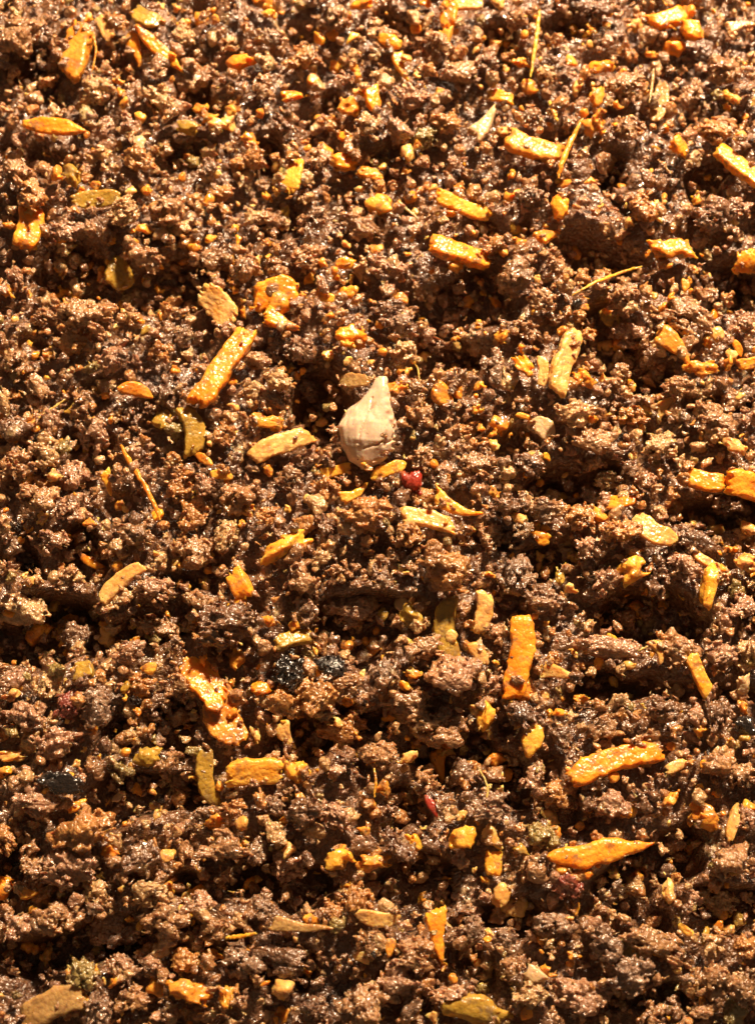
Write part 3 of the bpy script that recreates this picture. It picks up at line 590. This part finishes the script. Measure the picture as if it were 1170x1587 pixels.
# ---------------------------------------------------------------- the rest of the crumbs, thousands of them, as one mass
LO = []
for s in range(26): LO.append(crumb_geo(3000+s*5, 14, 'clump' if s % 3 else 'stringy'))
for s in range(8): LO.append(crumb_geo(4000+s*5, 11, 'nub'))
TI = [crumb_geo(5000+s*5, 7, 'clump' if s % 3 == 0 else 'stringy') for s in range(12)]
r = np.random.RandomState(77)
VV, QQ, MI = [], [], []; base = 0
tones = list('bdptrgokOY'); prob = np.array([30, 9, 13, 24, 14, 6, 3, .4, 10, 5]); prob /= prob.sum()
def rot(ax, ay, az):
    return np.array(Euler((ax, ay, az)).to_matrix(), np.float32)
MA = np.array([(m[0], m[1], m[2]*.5, m[3]*.5, math.radians(m[4])) for m in MEATS[:300]])
def covered(px, py):
    dx = px-MA[:, 0]; dy = py-MA[:, 1]; c, q = np.cos(MA[:, 4]), np.sin(MA[:, 4])
    return (((dx*c+dy*q)/MA[:, 2])**2+((-dx*q+dy*c)/MA[:, 3])**2).min() < .12
def scatter(n, lib, smin, smax, zlo, zhi, on_veg, pit=0):
    global base
    sp = math.sqrt(4*MX*MY/n); m = 0
    xs = np.arange(-MX, MX, sp); ys = np.arange(-MY, MY, sp)
    for x in xs:
        for y in ys:
            x1 = x+r.uniform(-.5, .5)*sp; y1 = y+r.uniform(-.5, .5)*sp
            if pit and look(GP, x1, y1) < pit: continue
            s = (smin+(smax-smin)*r.rand()**1.6)
            z = float(look(GH, x1, y1))+r.uniform(zlo, zhi)*s
            # picture position of this crumb
            vx, vy, vz = x1-C0[0], y1-C0[1], z-C0[2]
            dep = vy*st*1.0 - vz*ct; up = vy*ct+vz*st
            px = W/2+vx/dep*(H/2)/math.tan(VF/2); py = H/2-up/dep*(H/2)/math.tan(VF/2)
            if pit is not None and smin > 1.5*MM and covered(px, py): continue
            dx = px-VFA[:, 0]; dy = py-VFA[:, 1]; c_, s_ = np.cos(VFA[:, 4]), np.sin(VFA[:, 4])
            u = (dx*c_+dy*s_)/VFA[:, 2]; v = (-dx*s_+dy*c_)/VFA[:, 3]; dd = np.sqrt(u*u+v*v)
            j = int(np.argmin(dd)); vd = dd[j]
            if vd < .95:
                side = u[j]*math.cos(VCOV[j, 0])+v[j]*math.sin(VCOV[j, 0])
                if r.rand() > VCOV[j, 1]*on_veg*(1.6 if side > .10 else .16): continue
                s *= .8; z = max(z, VFA[j, 5]+VFA[j, 6]*.30)
            elif vd < 1.35 and r.rand() < .55 and smin < 2.5*MM: z = max(z, VFA[j, 5]-VFA[j, 6]*.1-s*.1)
            if px < -70 or px > W+70 or py < -70 or py > H+70: continue
            V, Q = lib[r.randint(len(lib))]
            R = rot(r.uniform(-.7, .7), r.uniform(-.7, .7), r.uniform(0, 6.28))
            sc = np.array([s, s*r.uniform(.75, 1.15), s*r.uniform(.8, 1.2)], np.float32)
            VV.append((V*sc)@R.T+np.array([x1, y1, z], np.float32)); QQ.append(Q+base)
            t = r.choice(10, p=prob); MI.append(np.full(len(Q), t)); base += len(V); m += 1
    return m
m1 = scatter(4300, LO, 1.5*MM, 3.7*MM, -.6, .65, .6)
m2 = scatter(6500, TI, .8*MM, 1.9*MM, -.4, 1.5, 1.8)
m3 = scatter(3400, LO, 1.6*MM, 3.4*MM, -.5, .3, 0, .5*MM)
me = mesh_from('small_meat_crumbs', np.concatenate(VV), np.concatenate(QQ), [MEAT[t] if t in MEAT else VEG[{'O': 'd', 'Y': 'p'}[t]] for t in tones], np.concatenate(MI))
o = bpy.data.objects.new('small_meat_crumbs', me); scene.collection.objects.link(o)
o['kind'] = 'stuff'; o['label'] = 'moist brown crumbs of cooked mince with flecks of carrot, filling the whole picture'; o['category'] = 'minced meat'
print('bulk crumbs', m1, m2, 'quads', len(me.polygons))
print('protos', [len(q[1])*2 for q in LO], [len(q[1])*2 for q in TI])

# ---------------------------------------------------------------- labels: look, then where it lies by landmarks anyone can find
MARKS = [(572,655,'the pale garlic clove'),(713,392,'the thick orange strip in the upper middle'),(88,198,'the orange shred at upper left'),(346,568,'the long slanting carrot'),
(804,1018,'the upright orange strip'),(950,1182,'the long carrot strip at right'),(932,1320,'the longest orange shred'),(395,1196,'the yellow carrot at lower left'),(318,1065,'the big ragged carrot'),
(45,352,'the orange block at the left edge'),(1145,258,'the yellow strip at the right edge'),(876,560,'the pale striped carrot'),(1036,28,'the orange strip at the top right corner'),(250,77,'the sharp orange shred at top left'),
(218,748,'the thin red orange shred'),(450,1040,'the black glossy lumps'),(952,1004,'the long pinkish slab'),(95,1215,'the black slab at lower left'),(695,24,'the orange strip at the top middle'),
(1150,752,'the orange pair at the right edge'),(82,1558,'the brown slab in the bottom left corner'),(678,1452,'the orange wedge at the bottom'),(1105,1520,'the clump near the bottom right corner'),(534,252,'the bright orange lump above the middle'),
(40,946,'the smooth tan lump at left'),(430,1480,'the big dark clump at the bottom')]
FIX = {(572,655): None, (713,392): 'thick bright orange carrot strip casting a shadow, right of the upper middle', (88,198): 'bright orange pointed carrot shred lying level near the upper left edge',
(346,568): 'long bright orange carrot strip slanting down to the left, left of the garlic clove', (804,1018): 'long light orange carrot strip standing upright with square cut ends, right of the middle',
(950,1182): 'long orange carrot strip rising to the right, partly hidden by meat, lower right', (932,1320): 'longest bright orange pointed carrot shred, lying over a dark hollow at lower right',
(395,1196): 'yellow carrot strip lying level beside a square yellow lump, lower left', (318,1065): 'big ragged orange carrot piece tapering down to the right, left of the black lumps',
(45,352): 'blunt orange carrot block with square lower end by the left edge', (1145,258): 'bright yellow carrot strip running off the right edge, upper right', (876,560): 'pale orange striped carrot strip standing beside the dark hollow at right',
(1036,28): 'bright orange carrot strip touching a round orange lump in the top right corner', (952,1004): 'long flat pinkish brown meat slab lying level, right of the upright orange strip',
(450,1040): 'blackened glossy meat lump at the lower left of the middle hollow', (95,1215): 'black glossy flat piece with white glare, near the lower left edge', (638,746): 'dark red chilli lump just below right of the garlic clove',
(40,946): 'large smooth rounded tan meat lump over a dark hollow at the left edge', (248,77): 'long sharp orange carrot shred slanting down right near the top left',
(694,982): 'long olive yellow celery strip hanging upright with folded top, left of the orange strip'}
def where(px, py, m):
    dx, dy = px-m[0], py-m[1]; d = math.hypot(dx, dy); a = math.degrees(math.atan2(-dy, dx)) % 360
    w = ['right of', 'above and right of', 'above', 'above and left of', 'left of', 'below and left of', 'below', 'below and right of'][int((a+22.5)//45) % 8]
    return ('just ' if d < 75 else 'a little way ' if d < 125 else 'well ')+w+' '+m[2]
used = set()
for o, px, py, lk, noun, lab in ITEMS:
    key = (int(px), int(py))
    if lab is None and FIX.get(key): lab = FIX[key]
    if lab is None:
        ms = sorted(MARKS, key=lambda m: math.hypot(px-m[0], py-m[1]) if (m[0], m[1]) != (px, py) else 1e9)
        base_ = lk+' '+noun
        c = [base_+' '+where(px, py, m) for m in ms[:3]]
        for x in (' paler on top', ): pass
        c += [base_+' between '+ms[0][2]+' and '+ms[1][2], base_+' between '+ms[0][2]+' and '+ms[2][2], base_+' between '+ms[1][2]+' and '+ms[2][2]]
        c += [base_+' '+where(px, py, m) for m in ms[3:9]]
        c = [q for q in c if len(q.split()) <= 16]
        lab = next((q for q in c if q not in used), c[0])
        if lab in used: print('DUP', lab)
    used.add(lab); o['label'] = lab
bpy.context.view_layer.update()
tot = sum(len(o.data.polygons) for o in scene.objects if o.type == 'MESH' and o.name.split('.')[0] != 'meat_crumb')*2
print('tris without crumbs', tot, 'crumb protos', sum(len(m.polygons) for v in HI.values() for m in v)*2, 'things', len(ITEMS))
